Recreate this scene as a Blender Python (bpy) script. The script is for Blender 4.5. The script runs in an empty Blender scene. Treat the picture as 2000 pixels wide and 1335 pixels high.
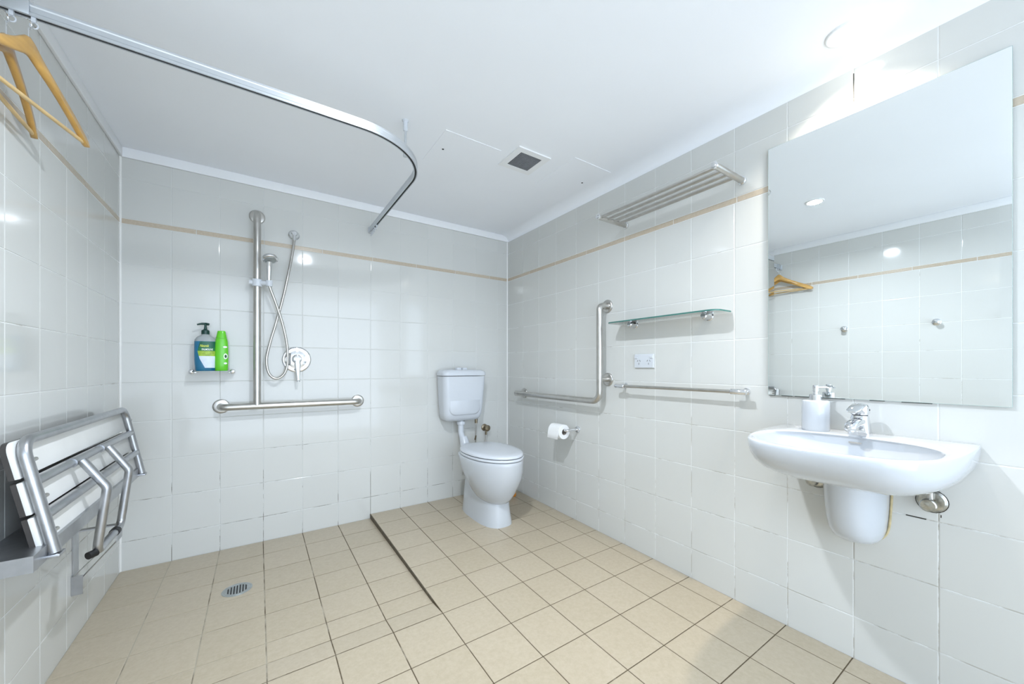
import bpy, bmesh, math, random
from mathutils import Vector, Matrix
random.seed(7)
PI = math.pi
S = bpy.context.scene
C = S.collection

# ------------------------------------------------------------------ camera, world, lights, exposure
cam_d = bpy.data.cameras.new('camera')
cam = bpy.data.objects.new('camera', cam_d); C.objects.link(cam)
cam.location = (0.5672, -2.6552, 1.0018)
cam.rotation_euler = (PI/2, 0, -0.5978)
cam_d.sensor_width = 36.0
cam_d.lens = 739.03/2000*36
cam_d.shift_x = -7.93/2000
cam_d.shift_y = 49.87/2000
cam_d.clip_start = 0.01
S.camera = cam

W = bpy.data.worlds.new('open_side_fill'); S.world = W; W.use_nodes = True  # cool fill light, added to brighten the room through its open side
W.node_tree.nodes['Background'].inputs[0].default_value = (0.73, 0.85, 1.0, 1)
W.node_tree.nodes['Background'].inputs[1].default_value = 3.2

S.view_settings.view_transform = 'Standard'
S.view_settings.look = 'None'
S.view_settings.gamma = 1.0
S.view_settings.use_curve_mapping = False
S.view_settings.exposure = 0.52

# room dimensions
RW = 2.288          # room width (x)
RD = 4.10           # room depth (y from 0 to -RD)
ZC = 2.096          # ceiling
ZT = 2.046          # underside of ceiling trim
LAMP1 = (2.158, -2.236)
LAMP2 = (0.95, -1.70)
LAMP_POWER = (52.0, 17.0)

def lamp_light(name, loc, power, col, cone=None):
    if cone:        # reflector lamp with a soft-edged beam
        l = bpy.data.lights.new(name, 'SPOT'); l.spot_size = cone; l.spot_blend = 1.0; l.shadow_soft_size = 0.035
    else:
        l = bpy.data.lights.new(name, 'AREA'); l.shape = 'DISK'; l.size = 0.075; l.spread = PI*0.9
    l.energy = power; l.color = col
    o = bpy.data.objects.new(name, l); C.objects.link(o); o.location = loc
    return o

# ------------------------------------------------------------------ materials
def new_mat(name):
    m = bpy.data.materials.new(name); m.use_nodes = True
    return m, m.node_tree.nodes, m.node_tree.links, m.node_tree.nodes['Principled BSDF']

def pmat(name, col, rough=0.4, metal=0.0, spec=0.5, noise=0.0, nscale=8.0, bump=0.0, bscale=40.0, trans=0.0, ior=1.45, coat=0.0, stretch=None):
    m, N, L, b = new_mat(name)
    b.inputs['Base Color'].default_value = (*col, 1)
    b.inputs['Roughness'].default_value = rough
    b.inputs['Metallic'].default_value = metal
    b.inputs['Specular IOR Level'].default_value = spec
    b.inputs['Transmission Weight'].default_value = trans
    b.inputs['IOR'].default_value = ior
    b.inputs['Coat Weight'].default_value = coat
    tc = N.new('ShaderNodeTexCoord')
    src = tc.outputs['Object']
    if stretch:
        mp = N.new('ShaderNodeMapping'); mp.inputs['Scale'].default_value = stretch
        L.new(src, mp.inputs[0]); src = mp.outputs[0]
    n = N.new('ShaderNodeTexNoise'); n.inputs['Scale'].default_value = nscale; n.inputs['Detail'].default_value = 4
    L.new(src, n.inputs[0])
    r = N.new('ShaderNodeValToRGB')
    r.color_ramp.elements[0].position = 0.3; r.color_ramp.elements[1].position = 0.7
    k = 1 - noise
    r.color_ramp.elements[0].color = (col[0]*k, col[1]*k, col[2]*k, 1)
    r.color_ramp.elements[1].color = (*col, 1)
    L.new(n.outputs[0], r.inputs[0]); L.new(r.outputs[0], b.inputs['Base Color'])
    if bump:
        n2 = N.new('ShaderNodeTexNoise'); n2.inputs['Scale'].default_value = bscale; n2.inputs['Detail'].default_value = 3
        L.new(src, n2.inputs[0])
        bp = N.new('ShaderNodeBump'); bp.inputs['Strength'].default_value = bump; bp.inputs['Distance'].default_value = 0.002
        L.new(n2.outputs[0], bp.inputs['Height']); L.new(bp.outputs[0], b.inputs['Normal'])
    return m

def tile_mat(name, c0, c1, rough, bump, nscale=3.0, mottling=None):
    """glazed tile: every tile a slightly different tone, softly wavy glaze"""
    m, N, L, b = new_mat(name)
    oi = N.new('ShaderNodeObjectInfo'); geo = N.new('ShaderNodeNewGeometry')
    n = N.new('ShaderNodeTexNoise'); n.inputs['Scale'].default_value = nscale; n.inputs['Detail'].default_value = 5
    L.new(geo.outputs['Position'], n.inputs[0])
    ad = N.new('ShaderNodeMath'); ad.operation = 'MULTIPLY_ADD'; ad.inputs[1].default_value = 0.40
    L.new(oi.outputs['Random'], ad.inputs[0]); 
    sc = N.new('ShaderNodeMath'); sc.operation = 'MULTIPLY'; sc.inputs[1].default_value = 0.45
    L.new(n.outputs[0], sc.inputs[0]); L.new(sc.outputs[0], ad.inputs[2])
    r = N.new('ShaderNodeValToRGB'); r.color_ramp.elements[0].color = (*c0, 1); r.color_ramp.elements[1].color = (*c1, 1)
    L.new(ad.outputs[0], r.inputs[0]); out = r.outputs[0]
    if mottling:
        n3 = N.new('ShaderNodeTexNoise'); n3.inputs['Scale'].default_value = mottling; n3.inputs['Detail'].default_value = 6; n3.inputs['Roughness'].default_value = 0.7
        L.new(geo.outputs['Position'], n3.inputs[0])
        mx = N.new('ShaderNodeMix'); mx.data_type = 'RGBA'; mx.blend_type = 'MULTIPLY'; mx.inputs[0].default_value = 0.35
        rr = N.new('ShaderNodeValToRGB'); rr.color_ramp.elements[0].position = 0.35; rr.color_ramp.elements[1].position = 0.65
        rr.color_ramp.elements[0].color = (0.7, 0.66, 0.58, 1); rr.color_ramp.elements[1].color = (1, 1, 1, 1)
        L.new(n3.outputs[0], rr.inputs[0]); L.new(out, mx.inputs[6]); L.new(rr.outputs[0], mx.inputs[7]); out = mx.outputs[2]
    L.new(out, b.inputs['Base Color'])
    b.inputs['Roughness'].default_value = rough
    b.inputs['Specular IOR Level'].default_value = 0.5
    if bump:
        n2 = N.new('ShaderNodeTexNoise'); n2.inputs['Scale'].default_value = 9; n2.inputs['Detail'].default_value = 1
        L.new(geo.outputs['Position'], n2.inputs[0])
        bp = N.new('ShaderNodeBump'); bp.inputs['Strength'].default_value = bump; bp.inputs['Distance'].default_value = 0.003
        L.new(n2.outputs[0], bp.inputs['Height']); L.new(bp.outputs[0], b.inputs['Normal'])
    return m

def grout_mat(name, light, dark, x_of, lo, hi, thr0=0.52, thr1=0.62, scale=7.0):
    """grout with dirty stretches; x_of(axis) = axis whose coordinate makes dirt likelier between lo and hi"""
    m, N, L, b = new_mat(name)
    geo = N.new('ShaderNodeNewGeometry'); sep = N.new('ShaderNodeSeparateXYZ'); L.new(geo.outputs['Position'], sep.inputs[0])
    mr = N.new('ShaderNodeMapRange'); mr.inputs['From Min'].default_value = lo; mr.inputs['From Max'].default_value = hi
    mr.inputs['To Min'].default_value = -0.25; mr.inputs['To Max'].default_value = 0.12
    L.new(sep.outputs[x_of], mr.inputs['Value'])
    n = N.new('ShaderNodeTexNoise'); n.inputs['Scale'].default_value = scale; n.inputs['Detail'].default_value = 6; n.inputs['Roughness'].default_value = 0.65
    L.new(geo.outputs['Position'], n.inputs[0])
    ad = N.new('ShaderNodeMath'); ad.operation = 'ADD'; L.new(n.outputs[0], ad.inputs[0]); L.new(mr.outputs[0], ad.inputs[1])
    r = N.new('ShaderNodeValToRGB'); r.color_ramp.elements[0].position = thr0; r.color_ramp.elements[1].position = thr1
    r.color_ramp.elements[0].color = (*light, 1); r.color_ramp.elements[1].color = (*dark, 1)
    L.new(ad.outputs[0], r.inputs[0]); L.new(r.outputs[0], b.inputs['Base Color'])
    b.inputs['Roughness'].default_value = 0.85
    return m

M = {}
M['tile'] = tile_mat('wall_tile_glaze', (0.615, 0.62, 0.595), (0.655, 0.66, 0.635), 0.09, 0.10)
M['floor_tile'] = tile_mat('floor_tile_glaze', (0.46, 0.395, 0.29), (0.51, 0.44, 0.335), 0.32, 0.05, nscale=6, mottling=60)
M['border'] = tile_mat('border_tile_marble', (0.52, 0.44, 0.34), (0.62, 0.54, 0.44), 0.22, 0.0, nscale=30, mottling=90)
M['grout_b'] = grout_mat('grout_back_wall', (0.66, 0.67, 0.65), (0.24, 0.23, 0.20), 2, 1.2, -0.1)
M['grout_r'] = grout_mat('grout_right_wall', (0.80, 0.81, 0.80), (0.48, 0.46, 0.41), 2, 3.2, -0.5)
M['grout_f'] = grout_mat('grout_floor', (0.42, 0.38, 0.30), (0.105, 0.078, 0.045), 0, -0.1, 1.2, 0.36, 0.52, 5)
M['paint'] = pmat('ceiling_paint', (0.90, 0.925, 0.965), 0.75, noise=0.015, nscale=3)
M['white_trim'] = pmat('gloss_white_trim', (0.86, 0.87, 0.88), 0.35, noise=0.01)
M['silicone'] = pmat('white_silicone', (0.88, 0.88, 0.86), 0.35, noise=0.04, nscale=14)
M['chrome'] = pmat('chrome', (0.78, 0.79, 0.81), 0.06, 1.0, noise=0.03)
M['satin'] = pmat('satin_stainless', (0.60, 0.585, 0.555), 0.30, 1.0, noise=0.12, nscale=30, bump=0.05, bscale=300)
M['steel'] = pmat('brushed_seat_steel', (0.50, 0.51, 0.53), 0.33, 1.0, noise=0.16, nscale=25, bump=0.05, bscale=260)
M['alu'] = pmat('anodised_aluminium', (0.66, 0.69, 0.72), 0.38, 0.85, noise=0.05, nscale=20)
M['dark'] = pmat('dark_slot', (0.02, 0.021, 0.022), 0.6, noise=0.2)
M['rubber'] = pmat('black_rubber', (0.012, 0.012, 0.013), 0.5, noise=0.2)
M['ceramic'] = pmat('white_vitreous_china', (0.545, 0.575, 0.61), 0.06, 0.0, coat=0.4, noise=0.01, nscale=4)
M['plastic'] = pmat('white_plastic', (0.63, 0.66, 0.70), 0.22, noise=0.015)
M['slat'] = pmat('white_slat_laminate', (0.82, 0.82, 0.80), 0.3, noise=0.04, nscale=12)
M['slat_edge'] = pmat('dark_slat_edge', (0.05, 0.045, 0.042), 0.45, noise=0.2)
M['brass'] = pmat('tarnished_valve_metal', (0.36, 0.30, 0.21), 0.35, 1.0, noise=0.45, nscale=60, bump=0.1, bscale=120)
M['valve'] = pmat('corroded_chrome', (0.56, 0.55, 0.50), 0.28, 1.0, noise=0.5, nscale=70)
M['wood'] = pmat('varnished_beech', (0.62, 0.36, 0.10), 0.3, 0.0, noise=0.28, nscale=14, coat=0.3, stretch=(3, 0.35, 3))
M['wood_light'] = pmat('pale_beech_rod', (0.70, 0.50, 0.24), 0.4, noise=0.2, nscale=20)
M['mirror'] = pmat('silvered_mirror', (0.86, 0.89, 0.89), 0.0, 1.0)
M['mirror_edge'] = pmat('mirror_glass_edge', (0.40, 0.52, 0.50), 0.15, noise=0.1)
M['paper'] = pmat('toilet_paper', (0.88, 0.88, 0.87), 0.9, noise=0.03, nscale=50, bump=0.2, bscale=200)
M['card'] = pmat('cardboard_core', (0.42, 0.38, 0.33), 0.9, noise=0.1)
M['blue'] = pmat('blue_liquid_soap', (0.01, 0.16, 0.30), 0.12, noise=0.1, coat=0.5)
M['clear'] = pmat('clear_plastic', (0.80, 0.84, 0.85), 0.12, trans=0.75, ior=1.2, noise=0.02)
M['dkgreen'] = pmat('dark_green_plastic', (0.008, 0.05, 0.04), 0.3, noise=0.1)
M['lblgreen'] = pmat('label_dark_green', (0.01, 0.12, 0.07), 0.35, noise=0.1)
M['lblband'] = pmat('label_mid_green', (0.02, 0.19, 0.06), 0.35, noise=0.1)
M['lime'] = pmat('label_lime', (0.42, 0.62, 0.07), 0.35, noise=0.45, nscale=70)
M['lblwhite'] = pmat('label_white', (0.72, 0.80, 0.90), 0.35, noise=0.08, nscale=60)
M['green'] = pmat('bright_green_plastic', (0.13, 0.60, 0.02), 0.22, noise=0.08, coat=0.3)
M['orange'] = pmat('orange_plastic', (0.75, 0.27, 0.03), 0.4, noise=0.15)
M['yellow_ink'] = pmat('yellow_green_ink', (0.70, 0.80, 0.10), 0.4)
M['white_ink'] = pmat('white_ink', (0.90, 0.92, 0.90), 0.4)
M['drain'] = pmat('drain_metal', (0.46, 0.49, 0.49), 0.35, 0.8, noise=0.2, nscale=40)
M['dirt'] = pmat('dark_mould', (0.05, 0.045, 0.035), 0.8, noise=0.4, nscale=60)
M['stain'] = pmat('yellowed_grout', (0.62, 0.52, 0.30), 0.7, noise=0.3, nscale=60)
M['edge'] = pmat('brown_dirty_edge', (0.13, 0.105, 0.07), 0.6, noise=0.5, nscale=40)
M['mesh'] = pmat('grey_grille_plastic', (0.24, 0.25, 0.27), 0.5, noise=0.2)

def glass_mat():
    """thin pane: clear with a faint green tint, mirror-like at grazing angles"""
    m, N, L, b = new_mat('shelf_glass'); N.remove(b)
    out = N['Material Output']; tr_ = N.new('ShaderNodeBsdfTransparent'); gl = N.new('ShaderNodeBsdfGlossy'); fr_ = N.new('ShaderNodeFresnel'); mx_ = N.new('ShaderNodeMixShader')
    tr_.inputs[0].default_value = (0.955, 0.985, 0.975, 1); gl.inputs['Roughness'].default_value = 0.02; fr_.inputs['IOR'].default_value = 1.5
    L.new(fr_.outputs[0], mx_.inputs[0]); L.new(tr_.outputs[0], mx_.inputs[1]); L.new(gl.outputs[0], mx_.inputs[2]); L.new(mx_.outputs[0], out.inputs[0])
    return m
M['glass'] = glass_mat()
M['glass_edge'] = pmat('green_glass_edge', (0.06, 0.20, 0.17), 0.12, noise=0.2, nscale=30)

def emit_mat(name, col, s):
    m, N, L, b = new_mat(name)
    b.inputs['Base Color'].default_value = (*col, 1)
    b.inputs['Emission Color'].default_value = (*col, 1)
    b.inputs['Emission Strength'].default_value = s
    return m
M['lamp'] = emit_mat('glowing_lamp_lens', (1.0, 0.96, 0.88), 12.0)

# ------------------------------------------------------------------ mesh helpers
class MB:
    """collects shapes, then links them as ONE mesh object"""
    def __init__(self): self.v = []; self.f = []
    def add(self, vs, fs):
        o = len(self.v); self.v += [tuple(p) for p in vs]; self.f += [tuple(i+o for i in f) for f in fs]; return self
    def box(self, a, b):
        x0, x1 = sorted((a[0], b[0])); y0, y1 = sorted((a[1], b[1])); z0, z1 = sorted((a[2], b[2]))
        vs = [(x0,y0,z0),(x1,y0,z0),(x1,y1,z0),(x0,y1,z0),(x0,y0,z1),(x1,y0,z1),(x1,y1,z1),(x0,y1,z1)]
        return self.add(vs, [(3,2,1,0),(4,5,6,7),(0,1,5,4),(1,2,6,5),(2,3,7,6),(3,0,4,7)])
    def loft(self, rings, cap0=True, cap1=True, closed=True):
        n = len(rings[0]); vs = []; fs = []
        for r in rings: vs += [tuple(p) for p in r]
        for i in range(len(rings)-1):
            for j in range(n if closed else n-1):
                a = i*n+j; b = i*n+(j+1) % n
                fs.append((a, b, b+n, a+n))
        if cap0: fs.append(tuple(range(n-1, -1, -1)))
        if cap1: fs.append(tuple((len(rings)-1)*n+j for j in range(n)))
        return self.add(vs, fs)
    def tube(self, pts, r, seg=16, cap=True):
        pts = [Vector(p) for p in pts]; n = len(pts)
        rad = r if isinstance(r, (list, tuple)) else [r]*n
        tang = []
        for i in range(n):
            t = (pts[min(i+1, n-1)]-pts[max(i-1, 0)]); tang.append(t.normalized())
        up = Vector((0, 0, 1)) if abs(tang[0].z) < 0.9 else Vector((1, 0, 0))
        nrm = (up - tang[0]*up.dot(tang[0])).normalized()
        rings = []
        for i in range(n):
            nrm = (nrm - tang[i]*nrm.dot(tang[i])).normalized(); bi = tang[i].cross(nrm)
            rings.append([pts[i]+(nrm*math.cos(2*PI*k/seg)+bi*math.sin(2*PI*k/seg))*rad[i] for k in range(seg)])
        return self.loft(rings, cap, cap)
    def disc(self, c, axis, prof, seg=28):
        """lathe: prof = [(dist along axis, radius), ...]"""
        c = Vector(c); ax = Vector(axis).normalized()
        up = Vector((0, 0, 1)) if abs(ax.z) < 0.9 else Vector((1, 0, 0))
        e1 = (up-ax*up.dot(ax)).normalized(); e2 = ax.cross(e1)
        rings = [[c+ax*d+(e1*math.cos(2*PI*k/seg)+e2*math.sin(2*PI*k/seg))*max(r, 1e-5) for k in range(seg)] for d, r in prof]
        return self.loft(rings, True, True)
    def prism(self, poly, a, b):
        """poly of 3-D points extruded from offset a to offset b (vectors)"""
        a = Vector(a); b = Vector(b)
        return self.loft([[Vector(p)+a for p in poly], [Vector(p)+b for p in poly]])
    def build(self, name, mat, parent=None, smooth=32, bevel=0.0, bseg=2, fix=True):
        me = bpy.data.meshes.new(name); me.from_pydata(self.v, [], self.f); me.update()
        if fix or bevel:
            bm = bmesh.new(); bm.from_mesh(me)
            if bevel:
                es = [e for e in bm.edges if len(e.link_faces) == 2 and e.calc_face_angle(0) > 0.5]
                bmesh.ops.bevel(bm, geom=es, offset=bevel, segments=bseg, affect='EDGES', profile=0.6, clamp_overlap=True)
            bmesh.ops.recalc_face_normals(bm, faces=bm.faces[:])
            bm.to_mesh(me); bm.free()
        me.materials.append(M[mat] if isinstance(mat, str) else mat)
        if smooth:
            me.shade_smooth(); me.set_sharp_from_angle(angle=math.radians(smooth))
        o = bpy.data.objects.new(name, me); C.objects.link(o)
        if parent is not None: put(o, parent)
        return o

def put(o, parent):
    o.parent = parent
    o.matrix_parent_inverse = Matrix.Translation(parent.location).inverted() if parent.parent is None else Matrix.Translation(world_loc(parent)).inverted()
def world_loc(p):
    v = Vector(p.location)
    return v if p.parent is None else v + Vector((0, 0, 0))

def thing(name, label, cat, loc=(0, 0, 0), group=None):
    o = bpy.data.objects.new(name, None); C.objects.link(o); o.empty_display_size = 0.05
    o.location = loc; tag(o, label, cat, group); return o
def tag(o, label, cat, group=None):
    o['label'] = label; o['category'] = cat
    if group: o['group'] = group
    return o
def struct(o, label=None):
    o['kind'] = 'structure'
    if label: o['label'] = label
    return o

def fillet(pts, r, n=8):
    pts = [Vector(p) for p in pts]; out = [pts[0]]
    for i in range(1, len(pts)-1):
        p = pts[i]; d0 = (pts[i-1]-p); d1 = (pts[i+1]-p)
        ang = d0.angle(d1); t = min(r/math.tan(ang/2), d0.length*0.49, d1.length*0.49)
        a = p+d0.normalized()*t; b = p+d1.normalized()*t
        rr = t*math.tan(ang/2)
        bis = (d0.normalized()+d1.normalized()).normalized(); cc = p+bis*(rr/math.sin(ang/2))
        va = a-cc; vb = b-cc; th = va.angle(vb)
        for k in range(n+1):
            s = k/n
            out.append(cc+(va*math.sin((1-s)*th)+vb*math.sin(s*th))/math.sin(th))
    out.append(pts[-1]); return out

def smooth_path(pts, n=8):
    pts = [Vector(p) for p in pts]; P = [2*pts[0]-pts[1]]+pts+[2*pts[-1]-pts[-2]]; out = []
    for i in range(1, len(P)-2):
        for k in range(n):
            t = k/n; a, b, c, d = P[i-1], P[i], P[i+1], P[i+2]
            out.append(0.5*((2*b)+(c-a)*t+(2*a-5*b+4*c-d)*t*t+(3*b-a-3*c+d)*t**3))
    out.append(pts[-1]); return out

def rrect(cx, cy, hx, hy, r, n=5):
    """rounded rectangle outline (2-D)"""
    out = []
    for sx, sy, a0 in ((1, 1, 0), (-1, 1, PI/2), (-1, -1, PI), (1, -1, 3*PI/2)):
        for k in range(n+1):
            a = a0+PI/2*k/n
            out.append((cx+sx*(hx-r)+r*math.cos(a), cy+sy*(hy-r)+r*math.sin(a)))
    return out
def sell(cx, cy, a, b, n=2.0, seg=40):
    out = []
    for k in range(seg):
        t = 2*PI*k/seg; c, s = math.cos(t), math.sin(t)
        out.append((cx+a*math.copysign(abs(c)**(2/n), c), cy+b*math.copysign(abs(s)**(2/n), s)))
    return out

# ------------------------------------------------------------------ the room shell
GAP = 0.0014        # half the joint width
PROUD = 0.0013      # how far tiles stand proud of the grout

def tile_mesh(cache, w, h, key_extra, ax_u, ax_v, ax_n, th=PROUD, cushion=0.0020):
    """a tile lying on the plane of ax_u/ax_v, back at 0, front at th along ax_n, pillowed edge"""
    key = (round(w, 4), round(h, 4), key_extra)
    if key in cache: return cache[key]
    U, V_, Nn = Vector(ax_u), Vector(ax_v), Vector(ax_n)
    def ring(ins, d): return [U*sx*(w/2-ins)+V_*sy*(h/2-ins)+Nn*d for sx, sy in ((-1, -1), (1, -1), (1, 1), (-1, 1))]
    c = min(cushion, w*0.3, h*0.3)
    mb = MB().loft([ring(0, 0), ring(0, th*0.45), ring(c*0.4, th*0.82), ring(c, th)], cap0=False, cap1=True)
    me = bpy.data.meshes.new('tile'); me.from_pydata(mb.v, [], mb.f); me.update()
    bm = bmesh.new(); bm.from_mesh(me); bmesh.ops.recalc_face_normals(bm, faces=bm.faces[:])
    big = max(bm.faces, key=lambda f: f.calc_area())
    if big.normal.dot(Nn) < 0: bmesh.ops.reverse_faces(bm, faces=bm.faces[:])
    bm.to_mesh(me); bm.free()
    cache[key] = me; return me

Z0, PV = 0.1321, 0.1983
ROWS = [-0.03]+[Z0+k*PV for k in range(9)]          # last = 1.7185
ZB0 = ROWS[-1]; ZB1 = ZB0+0.0265
TOPROWS = [ZB1, ZB1+0.1985, ZC]
def wall(name, origin, u_ax, n_ax, edges, border_edges, grout, u_sign, label):
    """wall through origin; u runs along the wall; tiles proud along n_ax"""
    U = Vector(u_ax); Nn = Vector(n_ax); O = Vector(origin)
    L0, L1 = edges[0], edges[-1]
    a = O+U*L0-Nn*PROUD; b = O+U*L1-Nn*(PROUD+0.10)
    w = MB().box((a.x, a.y, -0.03), (b.x, b.y, ZC)).build(name, grout, smooth=0)
    struct(w, label)
    cache = {}
    def tiles(us, zs, mat, nm, sub=''):
        for i in range(len(us)-1):
            for j in range(len(zs)-1):
                wd = us[i+1]-us[i]-2*GAP; h = zs[j+1]-zs[j]-2*GAP
                if wd < 0.006: continue
                me = tile_mesh(cache, wd, h, nm, U, (0, 0, 1), Nn)
                if not me.materials: me.materials.append(M[mat])
                o = bpy.data.objects.new(nm, me); C.objects.link(o)
                c = O+U*((us[i]+us[i+1])/2)-Nn*PROUD
                o.location = (c.x, c.y, (zs[j]+zs[j+1])/2)
                o.parent = w
    tiles(edges, ROWS, 'tile', 'tile')
    tiles(edges, TOPROWS, 'tile', 'tile')
    tiles(border_edges, [ZB0, ZB1], 'border', 'border_tile')
    return w

eb = [0.0]+[0.191+0.2*k for k in range(11)]+[RW]
bb = [0.0, 0.291]+[0.291+0.3045*k for k in range(1, 7)]+[RW]
wall_back = wall('wall_back', (0, 0, 0), (1, 0, 0), (0, -1, 0), eb, bb, 'grout_b', 1, 'cream glazed tile wall behind shower and toilet')
er = [0.0]+[0.0257+0.2*k for k in range(0, 21)]+[RD]
br = [0.0]+[0.308+0.3055*k for k in range(13)]+[RD]
er = [e for e in er if e <= RD]; br = [e for e in br if e <= RD]
wall_right = wall('wall_right', (RW, 0, 0), (0, -1, 0), (-1, 0, 0), er, br, 'grout_r', -1, 'cream glazed tile wall with mirror and basin')
el = [0.0]+[0.031+0.2*k for k in range(0, 21)]+[RD]
bl = [0.0]+[0.16+0.3055*k for k in range(13)]+[RD]
el = [e for e in el if e <= RD]; bl = [e for e in bl if e <= RD]
wall_left = wall('wall_left', (0, 0, 0), (0, -1, 0), (1, 0, 0), el, bl, 'grout_r', -1, 'cream glazed tile wall with folding seat')

# wall behind the viewer left out so the added world fill gets in
ceiling = MB().box((-0.1, 0.1, ZC), (RW+0.1, -RD-0.1, ZC+0.08)).build('ceiling', 'paint', smooth=0)
struct(ceiling, 'smooth white painted ceiling')
for nm, a, b in (('trim_1', (0, 0.0, ZT), (RW, -0.011, ZC)), ('trim_2', (0, -0.011, ZT), (0.011, -RD, ZC))):
    struct(MB().box(a, b).build(nm, 'white_trim', bevel=0.003, smooth=40), 'white ceiling trim strip above the tiles')
wedge = MB().loft([[(RW, y, ZT)]+[(RW-0.075*(1-math.cos(PI/2*k/10)), y, ZT+0.05*math.sin(PI/2*k/10)) for k in range(1, 11)]+[(RW, y, ZC)] for y in (-0.011, -RD)])
struct(wedge.build('trim_3', 'paint', smooth=30), 'white curved cornice above the right wall')
for nm, x, s in (('trim_4', 0.0, 1), ('trim_5', RW, -1)):
    bead = MB().loft([[(x, 0, z), (x+s*0.006, 0, z), (x+s*0.0035, -0.0035, z), (x, -0.006, z)] for z in (-0.02, ZT)])
    struct(bead.build(nm, 'silicone', smooth=0), 'white silicone bead in the wall corner')

# ---- floor: main area falls gently forward, shower recess lies a little lower
XS = 1.19           # edge of the shower recess
def z_main(y): return max(0.018+0.0155*y, -0.012)
def z_floor(x, y, shower):
    if shower:
        if y > -1.106: return -0.010
        t = (y+1.106)/(-1.203+1.106); return -0.010*(1-t)+z_main(-1.203)*t
    return z_main(y)
fx = [0.0]+[0.190+0.2*k for k in range(11)]+[RW]
fy_main = [0.0, -0.194, -0.397]+[-0.600-0.203*k for k in range(18)]
fy_main = [y for y in fy_main if y > -RD+0.02]+[-RD]
fy_sh = [0.0, -0.19, -0.39, -0.592, -0.795, -0.99, -1.106, fy_main[6-0]]
IY = min(range(len(fy_main)), key=lambda i: abs(fy_main[i]+1.203))
fy_sh[-1] = fy_main[IY]
cells = []
IX = fx.index(0.190+0.2*5)
for i in range(len(fx)-1):
    sh = fx[i+1] <= XS+0.01
    if sh:
        for j in range(len(fy_sh)-1): cells.append((fx[i], fx[i+1], fy_sh[j+1], fy_sh[j], True))
        for j in range(IY, len(fy_main)-1): cells.append((fx[i], fx[i+1], fy_main[j+1], fy_main[j], False))
    else:
        for j in range(len(fy_main)-1): cells.append((fx[i], fx[i+1], fy_main[j+1], fy_main[j], False))
fm = MB()
FT = 0.0016
for (x0, x1, y0, y1, sh) in cells:
    q = [(x0, y0), (x1, y0), (x1, y1), (x0, y1)]
    top = [(x, y, z_floor(x, y, sh)-FT) for x, y in q]; bot = [(x, y, -0.09) for x, y in q]
    fm.loft([bot, top])
floor = fm.build('floor', 'grout_f', smooth=0, fix=False); struct(floor, 'beige square tiled floor with shower recess')
for (x0, x1, y0, y1, sh) in cells:
    g = 0.0019; c = 0.0022
    def ring(ins, d): return [(x, y, z_floor(x, y, sh)+d) for x, y in ((x0+g+ins, y0+g+ins), (x1-g-ins, y0+g+ins), (x1-g-ins, y1-g-ins), (x0+g+ins, y1-g-ins))]
    cx, cy = (x0+x1)/2, (y0+y1)/2
    drain_tile = sh and x0 < 0.487 < x1 and y0 < -0.51 < y1
    mb = MB().loft([ring(0, -FT), ring(0, -0.0006), ring(c, 0)], cap0=False)
    t = mb.build('floor_tile', 'floor_tile', smooth=0, fix=False); t.parent = floor
# the exposed dark edge of the recess
ys = [0.0, -0.28, -0.55, -0.83, -1.106]
ed = MB().loft([[(XS-0.003, y, -0.0125), (XS+0.001, y, -0.0125), (XS+0.001, y, z_main(y)+0.0006), (XS-0.003, y, z_main(y)+0.0006)] for y in ys])
e = ed.build('recess_edge', 'edge', floor, smooth=0); e['label'] = 'dark metal edge strip of the shower recess'

# ------------------------------------------------------------------ ceiling fittings
def downlight(xy, label, power, col, cone=None):
    x, y = xy
    t = thing('downlight', label, 'downlight', (x, y, ZC), 'recessed ceiling downlights')
    ring = MB(); prof = [(0, 0.052), (-0.004, 0.051), (-0.006, 0.046), (-0.004, 0.040), (0.0, 0.037)]
    seg = 40
    rings = [[(x+r*math.cos(2*PI*k/seg), y+r*math.sin(2*PI*k/seg), ZC+d) for k in range(seg)] for d, r in prof]
    ring.loft(rings, False, False).build('trim_ring', 'white_trim', t, smooth=60)
    MB().disc((x, y, ZC-0.0015), (0, 0, -1), [(0, 0.0385), (0.001, 0.0375), (0.002, 0.030), (0.0025, 0.0)], 32).build('lamp_lens', 'lamp', t, smooth=60)
    l = lamp_light('downlight_lamp', (x, y, ZC-0.006), power, col, cone); put(l, t)
    return t
downlight(LAMP1, 'round white recessed downlight in the ceiling close above the mirror', LAMP_POWER[0], (1.0, 0.90, 0.77), math.radians(118))
downlight(LAMP2, 'round white recessed downlight in mid ceiling, seen reflected in the mirror', LAMP_POWER[1], (0.84, 0.91, 1.0))

# exhaust vent
vx, vy, vs = 1.732, -1.022, 0.066
v = thing('ceiling_vent', 'small square white ceiling vent with grey mesh grille', 'vent', (vx, vy, ZC))
fr = MB()
for a in range(4):
    s = [(1, 0), (0, 1), (-1, 0), (0, -1)][a]
    if s[0]: fr.box((vx+s[0]*vs, vy-0.10, ZC), (vx+s[0]*0.10, vy+0.10, ZC-0.006))
    else: fr.box((vx-vs, vy+s[1]*vs, ZC), (vx+vs, vy+s[1]*0.10, ZC-0.006))
fr.build('vent_frame', 'white_trim', v, smooth=0)
MB().box((vx-vs, vy-vs, ZC), (vx+vs, vy+vs, ZC-0.001)).build('vent_backing', 'dark', v, smooth=0)
gr = MB(); n = 13
for k in range(n+1):
    p = -vs+2*vs*k/n
    gr.box((vx+p-0.0016, vy-vs, ZC-0.001), (vx+p+0.0016, vy+vs, ZC-0.005))
    gr.box((vx-vs, vy+p-0.0016, ZC-0.0012), (vx+vs, vy+p+0.0016, ZC-0.0048))
gr.build('grille', 'mesh', v, smooth=0)

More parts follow.
